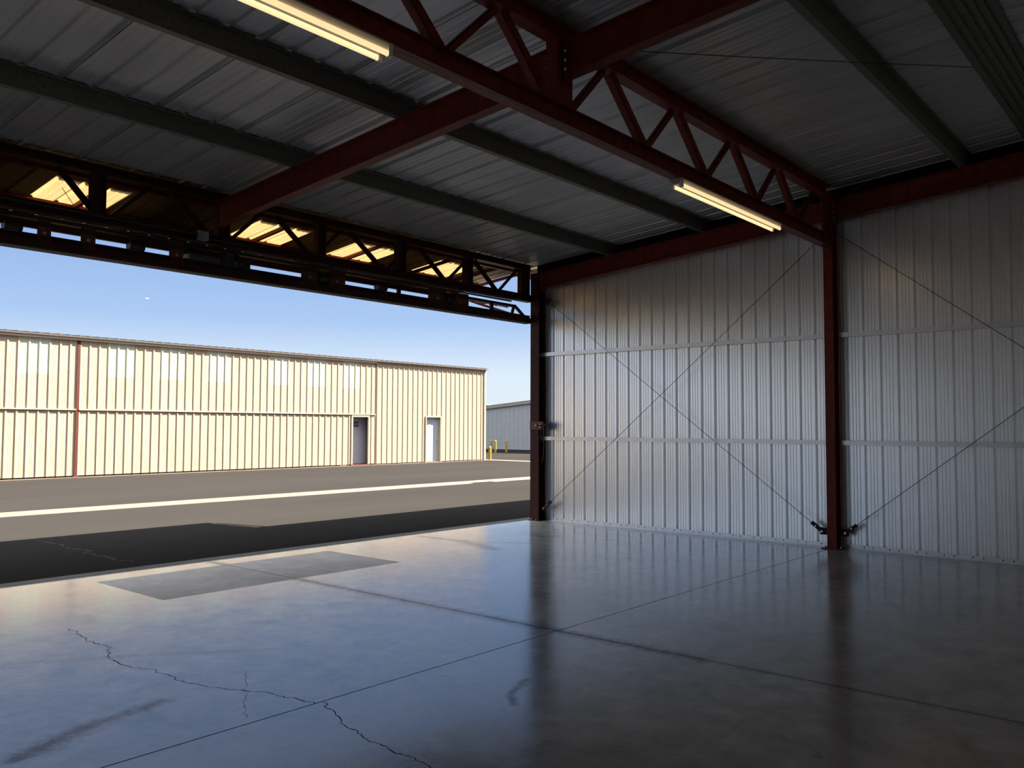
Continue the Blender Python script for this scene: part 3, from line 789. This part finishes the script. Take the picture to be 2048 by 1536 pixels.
def far_buildings():
    X0 = 45.3; t = thing('hangar_building', 'shaded grey green hangar gable beyond the yellow bollards', 'hangar', (60, 33, 0), 'hangars outside')
    yr = 33.0; top = lambda y: 3.70-.083*abs(y-yr)
    b = MB(); pr = profile(20, 46, .40, (.07, .04, .02), [], .1)
    b.strip([(X0-d, y, -.05) for y, d in pr], [(X0-d, y, top(y)) for y, d in pr])
    b.box(X0+.02, 80, 46, 46.1, -.05, top(46)); b.box(X0+.02, 80, 19.9, 20, -.05, top(20)); b.box(79.9, 80, 20, 46, -.05, 2.9)
    b.build('gable_wall', M['grayclad'], t)
    b = MB(); b.bar((X0-.05, 46.1, top(46.1)-.02), (X0-.05, yr, top(yr)-.02), .12, .19); b.bar((X0-.05, yr, top(yr)-.02), (X0-.05, 19.9, top(19.9)-.02), .12, .19); b.build('gable_trim', M['tan'], t)
    b = MB()
    for ya, yb in ((46.2, yr), (yr, 19.8)):
        c = [(X0-.12, ya, top(ya)+.08), (80, ya, top(ya)+.08), (80, yb, top(yb)+.08), (X0-.12, yb, top(yb)+.08)]
        b.hexa(c+[(p[0], p[1], p[2]+.03) for p in c])
    b.build('roof', M['tan'], t)
    b = MB(); b.box(X0-.16, X0-.03, 20, 46, -.05, .09); b.build('kerb', M['black'], t)
    b = MB(); b.box(X0-1.6, X0-1.5, 20, 46, -.05, -.015); struct(b.build('trim_1', M['black']), 'dark drain line in the asphalt before the grey hangar')
    t = thing('hangar_building', 'distant cream hangar corner showing above the grey hangar', 'hangar', (58, 65, 0), 'hangars outside')
    b = MB(); b.box(48, 66.9, 60, 74, -.05, 3.95); b.build('wall', M['cream'], t)
    b = MB(); b.box(47.9, 67.1, 59.8, 74.2, 3.95, 4.06); b.build('roof', M['tan'], t)
far_buildings()

def bollard(label, x, y, h, r=.075):
    b = MB(); b.lathe((x, y, -.03), [(r, 0), (r, h-.03), (r*.85, h), (r*.4, h+.03)], n=16)
    tag(b.build('bollard', M['yellow'], smooth=False), label, 'bollard', 'yellow bollards')
bollard('yellow bollard at the corner of the cream hangar', 33.05, 29.45, .66)
bollard('yellow bollard before the grey hangar, taller of the close pair', 41.9, 36.85, .80)
bollard('yellow bollard partly behind another, leftmost before the grey hangar', 42.75, 37.95, .80)
bollard('yellow bollard standing alone before the grey hangar, near the column', 43.3, 37.1, .80)

def airliner():
    # ~14 m twin-jet, nearly four kilometres away
    c = V((1679.6, 3400, 524.6)); t = thing('airplane', 'tiny white airplane high in the blue sky', 'airplane', c, None)
    b = MB(); b.lathe(c, [(.2, -8), (.7, -6.5), (1.0, -4), (1.0, 3), (.7, 6), (.25, 8)], (1, 0, -.06), 14); b.build('fuselage', M['planewhite'], t)
    for s in (1, -1):
        b = MB(); q = [(-1.5, 0), (1.4, 0), (3.2, s*7.5), (2.0, s*7.5)]
        lo = [c+V((x, y, -.5-.06*x)) for x, y in q]; hi = [p+V((0, 0, .25)) for p in lo]
        b.hexa(lo+hi if s > 0 else lo[::-1]+hi[::-1]); b.build('wing', M['planewhite'], t)
        b = MB(); b.lathe(c+V((-1, s*2.6, -1.1)), [(.4, 0), (.55, .8), (.35, 2.6)], (1, 0, 0), 10); b.build('engine', M['planewhite'], t)
    b = MB(); q = [(4.8, 0), (6.0, 3.2), (7.4, 3.2), (7.4, 0)]
    lo = [c+V((x, -.12, .5+z-.06*x)) for x, z in q]; hi = [p+V((0, .24, 0)) for p in lo]; b.hexa(lo+hi); b.build('tail_fin', M['planewhite'], t)
airliner()

# ------------------------------------------------------------------ light
sun = bpy.data.lights.new('sun', 'SUN'); sun.energy = 46.0; sun.angle = math.radians(.53); sun.color = (1., .93, .80)
so = bpy.data.objects.new('sun', sun); COL.objects.link(so)
so.rotation_euler = V((-.95, .45, -1.)).to_track_quat('-Z', 'Y').to_euler(); so.location = (20, -10, 30)

w = bpy.data.worlds.new('sky'); scene.world = w; w.use_nodes = True
nt = w.node_tree; L = nt.links.new; bg = nt.nodes['Background']
tc = N(nt, 'ShaderNodeTexCoord'); sx = N(nt, 'ShaderNodeSeparateXYZ'); L(tc.outputs['Generated'], sx.inputs[0])
r = N(nt, 'ShaderNodeValToRGB'); L(sx.outputs[2], r.inputs[0]); cr = r.color_ramp
cr.elements[0].position = 0.; cr.elements[0].color = (.80, .88, .96, 1)
cr.elements[1].position = 1.; cr.elements[1].color = (3.7, 3.9, 4.2, 1)
for p, c in ((.06, (.74, .86, .98)), (.12, (.42, .60, .91)), (.20, (.31, .48, .83)), (.27, (.28, .44, .79)), (.40, (.40, .58, .95)), (.5, (1.75, 1.98, 2.4)), (.7, (3.5, 3.75, 4.1))):
    e = cr.elements.new(p); e.color = c+(1,)
L(r.outputs[0], bg.inputs[0]); bg.inputs[1].default_value = 1.0

# ------------------------------------------------------------------ camera (solved from the photo's vanishing lines)
f = 1692.262; yaw, pit, rol = math.radians(40.22360164), math.radians(2.87195332), math.radians(.21295103)
fw = V((math.cos(yaw)*math.cos(pit), math.sin(yaw)*math.cos(pit), math.sin(pit)))
r0 = V((math.sin(yaw), -math.cos(yaw), 0)); u0 = r0.cross(fw)
R = r0*math.cos(rol)+u0*math.sin(rol); U = -r0*math.sin(rol)+u0*math.cos(rol)
cam = bpy.data.cameras.new('camera'); co = bpy.data.objects.new('camera', cam); COL.objects.link(co)
m3 = Matrix((R, U, -fw)).transposed(); co.matrix_world = Matrix.Translation((0, 0, 1.7)) @ m3.to_4x4()
cam.sensor_width = 36; cam.lens = f*36/2048; cam.clip_start = .05; cam.clip_end = 6000
scene.camera = co
vs = scene.view_settings; vs.view_transform = 'Standard'; vs.look = 'None'; vs.gamma = 1; vs.exposure = 0; vs.use_curve_mapping = False
scene.cycles.max_bounces = 10; scene.cycles.diffuse_bounces = 6; scene.cycles.glossy_bounces = 5
scene.cycles.sample_clamp_indirect = 6
